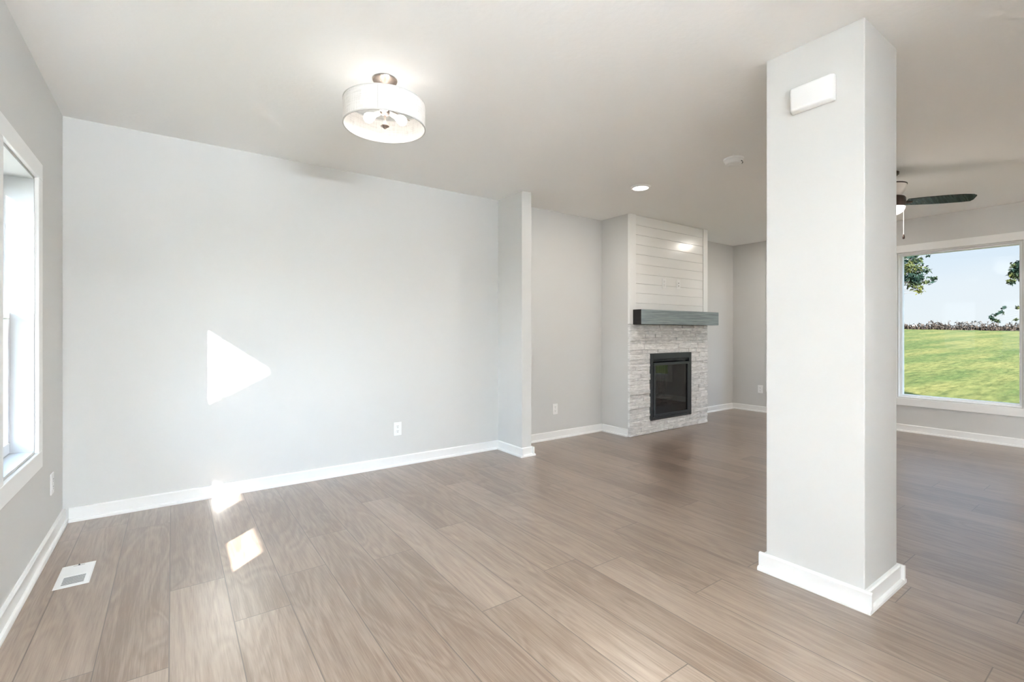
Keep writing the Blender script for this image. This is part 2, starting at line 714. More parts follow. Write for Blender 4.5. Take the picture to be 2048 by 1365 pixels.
# unseen partition added to block rear light from the column
w = MB()
w.box((1.20, -0.95, 0), (4.40, -0.83, H))
tag(w.build('wall_blocker', M_WALL), kind='structure')
# short wing wall that ends the dining nook
w = MB()
w.box((2.605, 3.490, 0), (2.715, YB, H), 0.004)
tag(w.build('wall_wing', M_WALL), kind='structure')
# chimney chase
FX0, FX1, FY = 4.053, 5.520, 3.490
w = MB()
w.box((FX0, FY, 0), (4.405, YB, H))
w.box((5.150, FY, 0), (FX1, YB, H))
w.box((4.405, FY, 0.90), (5.150, YB, H))
w.box((4.405, FY, 0), (5.150, YB, 0.14))
tag(w.build('wall_chimney', M_WALL), kind='structure')

# floor: planks along y
PW = 0.2077
PX0 = -0.009
joints = {0: 2.58, 1: 2.16, 2: 2.434, 3: 2.80, 4: 2.34, 6: 0.98, 7: 1.76, 12: 0.693}
bm = bmesh.new()
uvl = bm.loops.layers.uv.new('grain')
uve = bm.loops.layers.uv.new('edge')
tone = bm.faces.layers.float.new('tone')
PL = 1.52
i0 = int(math.floor((XL - 0.01 - PX0) / PW))
i1 = int(math.ceil((XR - PX0) / PW))
for i in range(i0, i1):
    xa = max(PX0 + i * PW, XL - 0.0)
    xb = min(PX0 + (i + 1) * PW, XR)
    j0 = joints.get(i, rnd.uniform(0, PL))
    y = j0 - PL * math.ceil((j0 - YR) / PL)
    while y < YB:
        ya, yb = max(y, YR), min(y + PL, YB)
        if yb - ya > 0.002:
            tn = rnd.uniform(-0.5, 0.5)
            ou, ov = rnd.uniform(0, 40), rnd.uniform(0, 40)
            # two by two cells so that distance-to-edge interpolates exactly
            xm, ym = (xa + xb) / 2, (ya + yb) / 2
            for (x0, x1_) in ((xa, xm), (xm, xb)):
                for (y0, y1_) in ((ya, ym), (ym, yb)):
                    f = bm.faces.new([bm.verts.new(p) for p in ((x0, y0, 0), (x1_, y0, 0), (x1_, y1_, 0), (x0, y1_, 0))])
                    f[tone] = tn
                    for lp in f.loops:
                        cx_, cy_ = lp.vert.co.x, lp.vert.co.y
                        lp[uvl].uv = (cx_ - xa + ou, cy_ - ya + ov)
                        lp[uve].uv = (min(cx_ - xa, xb - cx_), min(cy_ - ya, yb - cy_))
        y += PL
bmesh.ops.remove_doubles(bm, verts=bm.verts[:], dist=1e-5)
# slab below the planks
r = bmesh.ops.create_cube(bm, size=1.0)
for v in r['verts']:
    v.co = Vector(((v.co.x + 0.5) * (XR - XL) + XL, (v.co.y + 0.5) * (YB - YR) + YR, v.co.z * 0.09 - 0.050))
for f in set(f for v in r['verts'] for f in v.link_faces):
    f.material_index = 1
me = bpy.data.meshes.new('floor')
bm.to_mesh(me)
bm.free()
tag(new_obj('floor', me, [M_FLOOR, M_EXT]), kind='structure')

# ---- baseboards with shoe moulding
BT, BH, ST, SH = 0.015, 0.083, 0.014, 0.020


def base_run(mb, p, q, nrm):
    """p,q: floor points on the wall face; nrm: into the room"""
    p = Vector((*p, 0))
    q = Vector((*q, 0))
    nrm = Vector((*nrm, 0))
    prof = [(0, 0), (BT + ST, 0), (BT + ST, SH * 0.55), (BT + ST * 0.75, SH * 0.9), (BT, SH), (BT, BH - 0.006), (BT - 0.005, BH), (0, BH)]
    A = [mb.bm.verts.new(p + nrm * d + Vector((0, 0, z))) for d, z in prof]
    B = [mb.bm.verts.new(q + nrm * d + Vector((0, 0, z))) for d, z in prof]
    nn_ = len(prof)
    mb.bm.faces.new(A)
    mb.bm.faces.new(B[::-1])
    for i_ in range(nn_):
        j_ = (i_ + 1) % nn_
        mb.bm.faces.new((A[i_], B[i_], B[j_], A[j_]))


E_ = BT + ST
g = 0.0
for name, runs in (
    ('baseboard_left', [((XL, YR), (XL, YB), (1, 0))]),
    ('baseboard_back', [((XL + E_, YB), (2.605, YB), (0, -1)), ((2.715, YB), (FX0, YB), (0, -1)), ((FX1, YB), (XR - E_, YB), (0, -1))]),
    ('baseboard_right', [((XR, YR), (XR, YB), (-1, 0))]),
    ('baseboard_rear', [((XL + E_, YR), (FILL_DOOR[0][0] - 0.091, YR), (0, 1)), ((FILL_DOOR[0][1] + 0.091, YR), (XR - E_, YR), (0, 1))]),
    ('baseboard_wing', [((2.605, 3.490 - E_), (2.605, YB - E_), (-1, 0)), ((2.605, 3.490), (2.715, 3.490), (0, -1)), ((2.715, 3.490 - E_), (2.715, YB - E_), (1, 0))]),
    ('baseboard_chimney', [((FX0, FY), (FX0, YB - E_), (-1, 0)), ((FX1, FY), (FX1, YB - E_), (1, 0))]),
):
    w = MB()
    for p, q, nr in runs:
        base_run(w, p, q, nr)
    tag(w.build(name, M_TRIM), kind='structure')


# ---- windows
def ring(mb, axis_x0, axis_x1, a0, a1, z0, z1, wd, bevel=0.0, wz0=None, wz1=None):
    """rectangular frame in the y-z plane between two x planes; outer edge a0..a1, z0..z1"""
    wz0 = wd if wz0 is None else wz0
    wz1 = wd if wz1 is None else wz1
    mb.box((axis_x0, a0, z0), (axis_x1, a1, z0 + wz0), bevel)
    mb.box((axis_x0, a0, z1 - wz1), (axis_x1, a1, z1), bevel)
    mb.box((axis_x0, a0, z0 + wz0), (axis_x1, a0 + wd, z1 - wz1), bevel)
    mb.box((axis_x0, a1 - wd, z0 + wz0), (axis_x1, a1, z1 - wz1), bevel)


def casing(parent, xw, sgn, hole, wd=0.083, th=0.017, rev=0.010):
    y0, y1, z0, z1 = hole
    m_ = MB()
    xa, xb = sorted((xw, xw + sgn * th))
    ring(m_, xa, xb, y0 - wd - rev, y1 + wd + rev, z0 - wd - rev, z1 + wd + rev, wd, 0.003)
    return m_.build('window_casing', M_TRIM, parent)


for idx, hole in enumerate(WIN_L):
    y0, y1, z0, z1 = hole
    zm = (z0 + z1) / 2
    root = empty('window_%d' % (idx + 1), (XL, (y0 + y1) / 2, z0), kind='structure')
    root_inv = Vector(root.location)

    def B(mb, name, m, parent=root):
        o = mb.build(name, m)
        o.parent = root
        o.location = -root_inv
        return o
    c = casing(None, XL, 1, hole)
    c.parent = root
    c.location = -root_inv
    j = MB()          # jamb liner
    jt = 0.008
    ring(j, XL - 0.160, XL + 0.002, y0 - 0.002, y1 + 0.002, z0 - 0.002, z1 + 0.002, 0.006)
    B(j, 'window_jamb', M_JAMB)
    f = MB()
    ring(f, XL - 0.168, XL - 0.150, y0, y1, z0, z1, 0.024, 0.002, 0.03, 0.030)
    B(f, 'window_frame', M_VINYL)
    u = MB()
    ring(u, XL - 0.148, XL - 0.115, y0 + 0.006, y1 - 0.006, zm - 0.018, z1 - 0.006, 0.024, 0.003, 0.036, 0.050)
    us = B(u, 'upper_sash', M_VINYL)
    lo = MB()
    ring(lo, XL - 0.112, XL - 0.078, y0 + 0.006, y1 - 0.006, z0 + 0.006, zm + 0.018, 0.026, 0.003, 0.05, 0.036)
    ls = B(lo, 'lower_sash', M_VINYL)
    p = MB()
    p.box((XL - 0.134, y0 + 0.02, zm + 0.01), (XL - 0.130, y1 - 0.02, z1 - 0.045))
    B(p, 'window_pane', M_GLASS)
    p = MB()
    p.box((XL - 0.098, y0 + 0.02, z0 + 0.04), (XL - 0.094, y1 - 0.02, zm - 0.01))
    B(p, 'window_pane', M_GLASS)
    if idx == 0:
        p = MB()
        p.box((XL - 0.131, 2.935, zm + 0.016), (XL - 0.124, 2.944, z1 - 0.05))
        B(p, 'shadow_bar', M_VINYL)  # unseen bar added to throw a thin shadow line
    lk = MB()
    lk.box((XL - 0.100, (y0 + y1) / 2 - 0.03, zm + 0.018), (XL - 0.082, (y0 + y1) / 2 + 0.03, zm + 0.030), 0.004)
    B(lk, 'sash_lock', M_VINYL)

# unseen patio door, added and sized to bring fill light in
x0, x1, z0, z1 = FILL_DOOR[0]
dr = empty('fill_door', ((x0 + x1) / 2, YR, 0), kind='structure')
DL = Vector(dr.location)


def D_(mb, name, m, parent=dr):
    o = mb.build(name, m)
    o.parent = dr
    o.location = -DL
    return o


w = MB()
w.box((x0 - 0.09, YR, 0.0), (x0 - 0.005, YR + 0.017, z1 + 0.09), 0.003)
w.box((x1 + 0.005, YR, 0.0), (x1 + 0.09, YR + 0.017, z1 + 0.09), 0.003)
w.box((x0 - 0.005, YR, z1 + 0.005), (x1 + 0.005, YR + 0.017, z1 + 0.09), 0.003)
D_(w, 'door_casing', M_TRIM)
w = MB()
w.box((x0, YR - 0.14, z0), (x1, YR - 0.04, z0 + 0.03))
w.box((x0, YR - 0.14, z1 - 0.04), (x1, YR - 0.04, z1))
w.box((x0, YR - 0.14, z0 + 0.03), (x0 + 0.04, YR - 0.04, z1 - 0.04))
w.box((x1 - 0.04, YR - 0.14, z0 + 0.03), (x1, YR - 0.04, z1 - 0.04))
D_(w, 'door_frame', M_VINYL)
for k_, (xa, xb, yy) in enumerate(((x0 + 0.04, (x0 + x1) / 2 + 0.03, YR - 0.10), ((x0 + x1) / 2 - 0.03, x1 - 0.04, YR - 0.06))):
    w = MB()
    za, zb = z0 + 0.03, z1 - 0.04
    w.box((xa, yy - 0.016, za), (xb, yy + 0.016, za + 0.09))
    w.box((xa, yy - 0.016, zb - 0.06), (xb, yy + 0.016, zb))
    w.box((xa, yy - 0.016, za + 0.09), (xa + 0.06, yy + 0.016, zb - 0.06))
    w.box((xb - 0.06, yy - 0.016, za + 0.09), (xb, yy + 0.016, zb - 0.06))
    D_(w, 'sliding_panel', M_VINYL)
    w = MB()
    w.box((xa + 0.05, yy - 0.003, za + 0.08), (xb - 0.05, yy + 0.003, zb - 0.05))
    D_(w, 'door_pane', M_GLASS)

for idx, hole in enumerate(WIN_R):
    y0, y1, z0, z1 = hole
    root = empty('window_%d' % (idx + 3), (XR, (y0 + y1) / 2, z0), kind='structure')
    root_inv = Vector(root.location)

    def B(mb, name, m):
        o = mb.build(name, m)
        o.parent = root
        o.location = -root_inv
        return o
    c = casing(None, XR, -1, hole)
    c.parent = root
    c.location = -root_inv
    j = MB()
    ring(j, XR - 0.002, XR + 0.16, y0 - 0.002, y1 + 0.002, z0 - 0.002, z1 + 0.002, 0.006)
    B(j, 'window_jamb', M_TRIM)
    f = MB()
    ring(f, XR + 0.045, XR + 0.11, y0, y1, z0, z1, 0.026, 0.003)
    B(f, 'window_frame', M_VINYL)
    p = MB()
    p.box((XR + 0.075, y0 + 0.016, z0 + 0.016), (XR + 0.080, y1 - 0.016, z1 - 0.016))
    B(p, 'window_pane', M_GLASS)

# ================================================================== the square column
CX0, CX1, CY0, CY1 = 2.315, 2.698, 0.747, 1.145
col = empty('column', (2.50, 0.945, 0), 'square pale grey floor-to-ceiling column standing free on the plank floor', 'column')
CL = Vector(col.location)
w = MB()
w.box((CX0, CY0, 0), (CX1, CY1, H), 0.004)
o = w.build('shaft', M_WALL, col)
o.location = -CL
w = MB()
base_run(w, (CX0, CY0 - E_), (CX0, CY1 + E_), (-1, 0))
base_run(w, (CX0, CY0), (CX1, CY0), (0, -1))
base_run(w, (CX1, CY0 - E_), (CX1, CY1 + E_), (1, 0))
base_run(w, (CX0, CY1), (CX1, CY1), (0, 1))
o = w.build('base_moulding', M_TRIM, col)
o.location = -CL
o['label'] = 'white base moulding around the foot of the column'

# white chime box on the column
ch = empty('door_chime', (CX0, 0.938, 2.192), 'white rectangular plastic chime box mounted high on the column', 'door chime')
w = MB()
w.box((-0.012, -0.088, -0.056), (0.0, 0.088, 0.056), 0.004)
w.build('back_plate', M_PLASTIC, ch)
w = MB()
vs = w.box((-0.040, -0.092, -0.060), (-0.008, 0.092, 0.060))
for v in w.bm.verts:
    if v.co.x < -0.03:
        v.co.y *= 0.90
        v.co.z *= 0.86
bmesh.ops.bevel(w.bm, geom=w.bm.edges[:], offset=0.010, segments=4, profile=0.5, affect='EDGES')
for f in w.bm.faces:
    f.smooth = True
w.build('cover', M_PLASTIC, ch)

# ================================================================== fireplace
fp = empty('fireplace', (4.785, FY, 0), 'gas fireplace with black insert set in pale split-face stone', 'fireplace')
FL = Vector(fp.location)


def FPb(mb, name, m, parent=fp, **kw):
    o = mb.build(name, m, **kw)
    o.parent = parent
    o.location = -FL if parent == fp else (0, 0, 0)
    return o


# stone surround, strip by strip (leaves the insert open)
OX0, OX1, OZ0, OZ1 = 4.391, 5.165, 0.140, 0.900
bm = bmesh.new()
tl_ = bm.faces.layers.float.new('tone')
z = 0.0
rs = random.Random(21)


def stone(xa, xb, za, zb):
    d = rs.uniform(0.022, 0.036)
    r = bmesh.ops.create_cube(bm, size=1.0)
    gp = 0.0020
    for v in r['verts']:
        v.co = Vector(((xa + gp) if v.co.x < 0 else (xb - gp), FY if v.co.y > 0 else FY - d, (za + gp * 0.7) if v.co.z < 0 else (zb - gp * 0.7)))
    es = [e_ for e_ in set(e_ for v in r['verts'] for e_ in v.link_edges) if all(v.co.y < FY - 0.001 for v in e_.verts)]
    fs = set(f for v in r['verts'] for f in v.link_faces)
    tn = rs.uniform(-0.5, 0.5)
    for f in fs:
        f[tl_] = tn
    rr = bmesh.ops.bevel(bm, geom=es, offset=0.003, segments=1, profile=0.5, affect='EDGES')
    for f in rr['faces']:
        f[tl_] = tn


panel_x = 0.0
while z < 1.225:
    ph = min(0.1125, 1.228 - z)              # panels of three strips
    cuts = sorted([0.0, ph] + [ph * rs.uniform(0.27, 0.4), ph * rs.uniform(0.6, 0.74)]) if ph > 0.05 else [0, ph]
    if rs.random() < 0.25:
        cuts = [0, ph * rs.uniform(0.4, 0.6), ph]
    for ca, cb in zip(cuts[:-1], cuts[1:]):
        x = FX0 - 0.006
        while x < FX1 - 1e-4:
            Lx = rs.choice([0.10, 0.16, 0.22, 0.30, 0.38]) * rs.uniform(0.85, 1.15)
            xe = min(x + Lx, FX1)
            if FX1 - xe < 0.06:
                xe = FX1
            za, zb = z + ca, z + cb
            if zb <= OZ0 + 0.002 or za >= OZ1 - 0.002:
                stone(x, xe, za, zb)
            else:
                # split at the opening
                if x < OX0:
                    stone(x, min(xe, OX0), za, zb)
                if xe > OX1:
                    stone(max(x, OX1), xe, za, zb)
            x = xe
    z += ph
# backing
r = []
for (xa, xb, za, zb) in ((FX0, OX0, 0, 1.226), (OX1, FX1, 0, 1.226), (OX0, OX1, OZ1, 1.226), (OX0, OX1, 0, OZ0)):
    q = bmesh.ops.create_cube(bm, size=1.0)
    for v in q['verts']:
        v.co = Vector((xa if v.co.x < 0 else xb, FY if v.co.y > 0 else FY - 0.021, za if v.co.z < 0 else zb))
    for f in set(f for v in q['verts'] for f in v.link_faces):
        f[tl_] = -0.5
me = bpy.data.meshes.new('stone_surround')
bm.to_mesh(me)
bm.free()
so = new_obj('stone_surround', me, M_STONE, fp)
so.location = -FL
so['label'] = 'pale grey and white split-face stone strips'

SF = FY - 0.030
# black insert: outer frame
w = MB()
w.box((OX0, SF - 0.006, OZ0), (OX0 + 0.045, FY + 0.02, OZ1), 0.003)
w.box((OX1 - 0.045, SF - 0.006, OZ0), (OX1, FY + 0.02, OZ1), 0.003)
w.box((OX0 + 0.045, SF - 0.006, OZ1 - 0.065), (OX1 - 0.045, FY + 0.02, OZ1), 0.003)
w.box((OX0 + 0.045, SF - 0.004, OZ0), (OX1 - 0.045, FY + 0.02, OZ0 + 0.03), 0.003)
ins = FPb(w, 'insert_frame', M_BLACK)
ins['label'] = 'black metal surround of the insert'
# hood louvre just under the top panel
w = MB()
w.box((OX0 + 0.045, SF + 0.005, OZ1 - 0.079), (OX1 - 0.045, SF + 0.02, OZ1 - 0.067), 0.002)
w.box((OX0 + 0.045, SF + 0.012, OZ1 - 0.094), (OX1 - 0.045, SF + 0.027, OZ1 - 0.084), 0.002)
FPb(w, 'louvre', M_BLACK)
# door frame + glass
DX0, DX1, DZ0, DZ1 = OX0 + 0.052, OX1 - 0.052, OZ0 + 0.034, OZ1 - 0.108
w = MB()
fw_ = 0.030
w.box((DX0, SF - 0.012, DZ0), (DX1, SF + 0.01, DZ0 + fw_), 0.003)
w.box((DX0, SF - 0.012, DZ1 - fw_), (DX1, SF + 0.01, DZ1), 0.003)
w.box((DX0, SF - 0.012, DZ0 + fw_), (DX0 + fw_, SF + 0.01, DZ1 - fw_), 0.003)
w.box((DX1 - fw_, SF - 0.012, DZ0 + fw_), (DX1, SF + 0.01, DZ1 - fw_), 0.003)
door = FPb(w, 'glass_door', M_BLACK)
w = MB()
w.box((DX0 + fw_ - 0.005, SF + 0.001, DZ0 + fw_ - 0.005), (DX1 - fw_ + 0.005, SF + 0.005, DZ1 - fw_ + 0.005))
FPb(w, 'door_pane', M_FIREGLASS, door)
# firebox shell
w = MB()
bx0, bx1, bz0, bz1, by = OX0 + 0.06, OX1 - 0.06, OZ0 + 0.12, OZ1 - 0.125, FY + 0.30
w.box((bx0 - 0.02, FY - 0.012, bz0), (bx0, by, bz1))
w.box((bx1, FY - 0.012, bz0), (bx1 + 0.02, by, bz1))
w.box((bx0 - 0.02, FY - 0.012, bz1), (bx1 + 0.02, by, bz1 + 0.015))
w.box((bx0 - 0.02, FY - 0.012, bz0 - 0.02), (bx1 + 0.02, by, bz0))
w.box((bx0 - 0.02, by, bz0 - 0.02), (bx1 + 0.02, by + 0.015, bz1 + 0.015))
for q in range(24):          # fluted liner at the back
    xx = bx0 + (q + 0.5) * (bx1 - bx0) / 24
    w.box((xx - 0.005, by - 0.006, bz0), (xx + 0.005, by + 0.001, bz1))
FPb(w, 'firebox', M_SOOT)
for (xa, ya, za, xb, yb_, zb, rr_) in ((4.52, FY + 0.10, 0.315, 4.95, FY + 0.14, 0.305, 0.032), (4.58, FY + 0.19, 0.325, 5.03, FY + 0.17, 0.33, 0.035), (4.62, FY + 0.09, 0.365, 4.90, FY + 0.20, 0.385, 0.026)):
    w = MB()
    n_ = 8
    pts = [(xa + (xb - xa) * q / n_, ya + (yb_ - ya) * q / n_, za + (zb - za) * q / n_ + 0.006 * math.sin(q * 1.7)) for q in range(n_ + 1)]
    w.tube(pts, [rr_ * (1 + 0.12 * math.sin(q * 2.3)) for q in range(n_ + 1)], 10)
    FPb(w, 'log', M_LOG)
w = MB()
for q in range(6):
    xx = 4.55 + q * 0.09
    w.tube([(xx, FY + 0.05, 0.262), (xx, FY + 0.06, 0.30), (xx, FY + 0.22, 0.285)], 0.006, 6)
FPb(w, 'grate', M_SOOT)
w = MB()
w.box((DX0 + fw_, SF + 0.012, DZ0 + fw_), (DX1 - fw_, SF + 0.02, DZ0 + 0.115), 0.002)
FPb(w, 'lower_panel', M_BLACK)

# shiplap panel
sh = empty('shiplap_panel', (4.785, FY, 1.39), 'white shiplap overmantel panel rising to the ceiling above the mantel', 'wall panel')
SL = Vector(sh.location)
w = MB()
zl = [1.232, 1.357, 1.4655, 1.574, 1.682, 1.790, 1.898, 2.006, 2.114, 2.222, 2.330, 2.4395]
for za, zb in zip(zl[:-1], zl[1:]):
    w.box((4.152, FY - 0.016, za + 0.0022), (5.434, FY - 0.002, zb - 0.0022), 0.0012, 1)
w.box((4.152, FY - 0.005, 1.232), (5.434, FY - 0.0005, 2.439))
o = w.build('shiplap_boards', M_SHIPLAP, sh)
o.location = -SL
for xa, xb in ((FX0 - 0.006, 4.1515), (5.4345, FX1 + 0.006)):
    w = MB()
    w.box((xa, FY - 0.026, 1.232), (xb, FY - 0.0005, H - 0.0005), 0.002)
    o = w.build('corner_board', M_TRIM, sh)
    o.location = -SL

# mantel beam
w = MB()
MX0, MX1, MZ0, MZ1, MD = 4.10, 5.585, 1.2285, 1.391, 0.140
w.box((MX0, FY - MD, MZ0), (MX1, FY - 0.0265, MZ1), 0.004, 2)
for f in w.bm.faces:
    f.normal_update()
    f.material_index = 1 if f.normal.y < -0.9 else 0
mt = w.build('mantel_beam', [M_MANTEL, M_MANTEL_FRONT], origin=(4.84, FY - 0.0265, MZ0))
tag(mt, 'dark-stained chunky wood mantel beam across the fireplace', 'mantel')


# ================================================================== outlets
def build_outlet(kind='duplex'):
    root = empty('wall_outlet', (0, 0, 0))
    w = MB()
    w.box((-0.035, -0.006, -0.057), (0.035, 0, 0.057), 0.0025, 2)
    w.build('cover_plate', M_PLASTIC, root)
    if kind == 'duplex':
        for s in (-1, 1):
            w = MB()
            w.lathe([(0, 0.0015), (0.0165, 0.0015), (0.0175, 0)], 24, Matrix.Translation((0, -0.006, s * 0.0205)) @ Matrix.Rotation(math.pi / 2, 4, 'X') @ Matrix.Scale(0.86, 4, (0, 1, 0)))
            r_ = w.build('receptacle', M_PLASTIC, root)
            w = MB()
            w.box((-0.0075, -0.0082, s * 0.0205), (-0.0055, -0.0070, s * 0.0205 + 0.009))
            w.box((0.0055, -0.0082, s * 0.0205 + 0.001), (0.0075, -0.0070, s * 0.0205 + 0.008))
            w.box((-0.0025, -0.0082, s * 0.0205 - 0.010), (0.0025, -0.0070, s * 0.0205 - 0.005), 0.001)
            w.build('socket_slots', M_SLOT, r_)
    else:
        w = MB()
        w.box((-0.017, -0.0085, -0.033), (0.017, -0.005, 0.033), 0.0015)
        w.build('insert', M_PLASTIC, root)
        w = MB()
        for s in (-1, 1):
            w.box((-0.005, -0.0095, s * 0.016 - 0.006), (0.005, -0.0080, s * 0.016 + 0.006), 0.001)
        w.build('jack', M_SLOT, root)
    return root


duplex = build_outlet()
spots = [
    ((1.570, YB, 0.315), 0, 'white duplex outlet low on the long bare wall'),
    ((3.343, YB, 0.318), 0, 'white duplex outlet in the recess between wing wall and fireplace'),
    ((6.100, YB, 0.326), 0, 'white outlet plate peeking out just right of the stone fireplace'),
    ((XL, 3.560, 0.318), -math.pi / 2 + math.pi, 'white duplex outlet on the window wall near the corner'),
    ((XR, 3.475, 0.325), -math.pi / 2, 'white duplex outlet on the far wall beside the column edge'),
    ((4.652, FY - 0.016, 1.710), 0, 'left white outlet on the shiplap above the mantel'),
]
for i, (p, rz, lab) in enumerate(spots):
    o = duplex if i == 0 else copy_tree(duplex)
    o.location = p
    o.rotation_euler = (0, 0, rz)
    tag(o, lab, 'outlet', 'white wall outlets')
mo = build_outlet('media')
mo.name = 'media_plate'
mo.location = (4.925, FY - 0.016, 1.712)
tag(mo, 'right white media jack plate on the shiplap above the mantel', 'outlet', 'white wall outlets')

# ================================================================== floor register
fv = empty('floor_register', (-0.3705, 3.013, 0), 'white metal floor vent register in the corner by the window wall', 'floor vent')
w = MB()
VX, VY = 0.062, 0.128
# plate with sloping rim, open grille field
gx0, gx1, gy0, gy1 = -0.038, 0.040, -0.104, -0.008
zt = 0.0032


def rim_quad(x0, y0, x1, y1):
    w.box((x0, y0, 0.0005), (x1, y1, zt), 0)


rim_quad(-VX + 0.006, -VY + 0.006, VX - 0.006, gy0)
rim_quad(-VX + 0.006, gy1, VX - 0.006, VY - 0.006)
rim_quad(-VX + 0.006, gy0, gx0, gy1)
rim_quad(gx1, gy0, VX - 0.006, gy1)
for (a_, b2, c_, d_) in (((-VX, -VY), (VX, -VY), (VX - .006, -VY + .006), (-VX + .006, -VY + .006)), ((VX, -VY), (VX, VY), (VX - .006, VY - .006), (VX - .006, -VY + .006)), ((VX, VY), (-VX, VY), (-VX + .006, VY - .006), (VX - .006, VY - .006)), ((-VX, VY), (-VX, -VY), (-VX + .006, -VY + .006), (-VX + .006, VY - .006))):
    w.quad((*a_, 0.0005), (*b2, 0.0005), (*c_, zt), (*d_, zt))
w.build('face_plate', M_VENT, fv)
w = MB()
w.quad((gx0, gy0, 0.0008), (gx1, gy0, 0.0008), (gx1, gy1, 0.0008), (gx0, gy1, 0.0008))
w.build('duct_opening', M_GRILLE, fv)
for q in range(10):
    w = MB()
    yy = gy0 + (q + 0.5) * (gy1 - gy0) / 10
    w.box((gx0, yy - 0.0013, 0.001), (gx1, yy + 0.0013, 0.0016), 0, M=None)
    w.build('louvre', M_VENT, fv)
w = MB()
w.box((-0.020, VY - 0.022, zt), (0.022, VY - 0.019, zt + 0.0004))
w.box((-0.002, VY - 0.024, zt), (0.004, VY - 0.017, zt + 0.006), 0.001)
w.build('damper_lever', M_SLOT, fv)


# ================================================================== drum light
def drum_light(name, loc, power, label, seam_angle):
    root = empty(name, loc, label, 'ceiling light')
    zt_, zb_ = -0.127, -0.245
    w = MB()
    w.lathe([(0, 0), (0.058, 0), (0.062, -0.004), (0.060, -0.010), (0.040, -0.020), (0.018, -0.026), (0.012, -0.032), (0, -0.032)], 40)
    can = w.build('canopy', M_NICKEL, root)
    for s in (-1, 1):
        w = MB()
        w.lathe([(0, -0.006), (0.004, -0.004), (0.005, 0), (0, 0)], 10, Matrix.Translation((s * 0.034 * math.cos(0.4), s * 0.034 * math.sin(0.4), -0.020)))
        w.build('screw', M_NICKEL, can)
    w = MB()
    w.lathe([(0.0, -0.03), (0.007, -0.03), (0.007, -0.135), (0.022, -0.137), (0.024, -0.142), (0.024, -0.178), (0.018, -0.184), (0.006, -0.186), (0.005, -0.236), (0, -0.236)], 24)
    w.build('stem', M_NICKEL, root)
    w = MB()
    w.lathe([(0, -0.228), (0.010, -0.230), (0.021, -0.236), (0.022, -0.240), (0.012, -0.246), (0.006, -0.252), (0, -0.253)], 28)
    w.build('finial', M_NICKEL, root)
    w = MB()
    R_ = 0.204
    w.lathe([(R_, zb_), (R_, zt_), (R_ - 0.002, zt_), (R_ - 0.002, zb_)], 96, close=True)
    shd = w.build('drum_shade', M_SHADE, root)
    w = MB()
    for zz in (zb_, zt_):
        w.lathe([(R_ + 0.0012, zz - 0.002), (R_ + 0.0012, zz + 0.004), (R_ - 0.0035, zz + 0.004), (R_ - 0.0035, zz - 0.002)], 96, close=True)
    w.build('shade_hem', M_SEAM, shd)
    w = MB()
    a = seam_angle
    for k_ in range(4):
        a0, a1 = a - 0.014 + k_ * 0.007, a - 0.014 + (k_ + 1) * 0.007
        w.quad((1.003 * R_ * math.cos(a0), 1.003 * R_ * math.sin(a0), zb_), (1.003 * R_ * math.cos(a1), 1.003 * R_ * math.sin(a1), zb_), (1.003 * R_ * math.cos(a1), 1.003 * R_ * math.sin(a1), zt_), (1.003 * R_ * math.cos(a0), 1.003 * R_ * math.sin(a0), zt_))
    w.build('shade_seam', M_SEAM, shd)
    # spider: three thin spokes from stem to shade
    for k_ in range(3):
        a = seam_angle + 0.5 + k_ * 2 * math.pi / 3
        w = MB()
        w.tube([(0.02 * math.cos(a), 0.02 * math.sin(a), -0.140), (R_ * math.cos(a), R_ * math.sin(a), zt_ - 0.003)], 0.002, 8)
        w.build('spoke', M_NICKEL, root)
    for k_ in range(3):
        a = seam_angle + k_ * 2 * math.pi / 3 + 0.10
        c_, s_ = math.cos(a), math.sin(a)
        w = MB()
        w.tube([(0.020 * c_, 0.020 * s_, -0.162), (0.050 * c_, 0.050 * s_, -0.170)], [0.010, 0.014], 14)
        so_ = w.build('socket', M_PLASTIC, root)
        w = MB()
        Mx = Matrix.Translation((0.050 * c_, 0.050 * s_, -0.170)) @ Vector((c_, s_, -0.26)).to_track_quat('Z', 'Y').to_matrix().to_4x4()
        w.lathe([(0.012, 0), (0.013, 0.012), (0.022, 0.030), (0.027, 0.046), (0.025, 0.060), (0.016, 0.071), (0, 0.075)], 24, Mx)
        w.build('bulb', M_BULB, so_)
    ld = bpy.data.lights.new(name + '_light', 'POINT')
    ld.energy = power
    ld.color = (1.0, 0.96, 0.90)
    ld.shadow_soft_size = 0.07
    lo_ = bpy.data.objects.new('lamp_glow', ld)
    COL.objects.link(lo_)
    lo_.parent = root
    lo_.location = (0, 0, -0.205)
    return root


to_cam = math.atan2(-2.37, -0.89)
drum_light('drum_ceiling_light', (0.888, 2.365, H), P_DRUM, 'round white linen drum light with nickel canopy on the ceiling', to_cam - 0.16)
drum_light('drum_ceiling_light', (0.6, -1.0, H), P_FILL_DRUM, 'unseen linen drum lamp added as fill behind the camera', to_cam)  # out of view, added to brighten the dining side
drum_light('drum_ceiling_light', (5.4, -2.2, H), 15.0, 'unseen linen drum lamp added as fill for the living room', to_cam)  # out of view, added to brighten the fireplace side


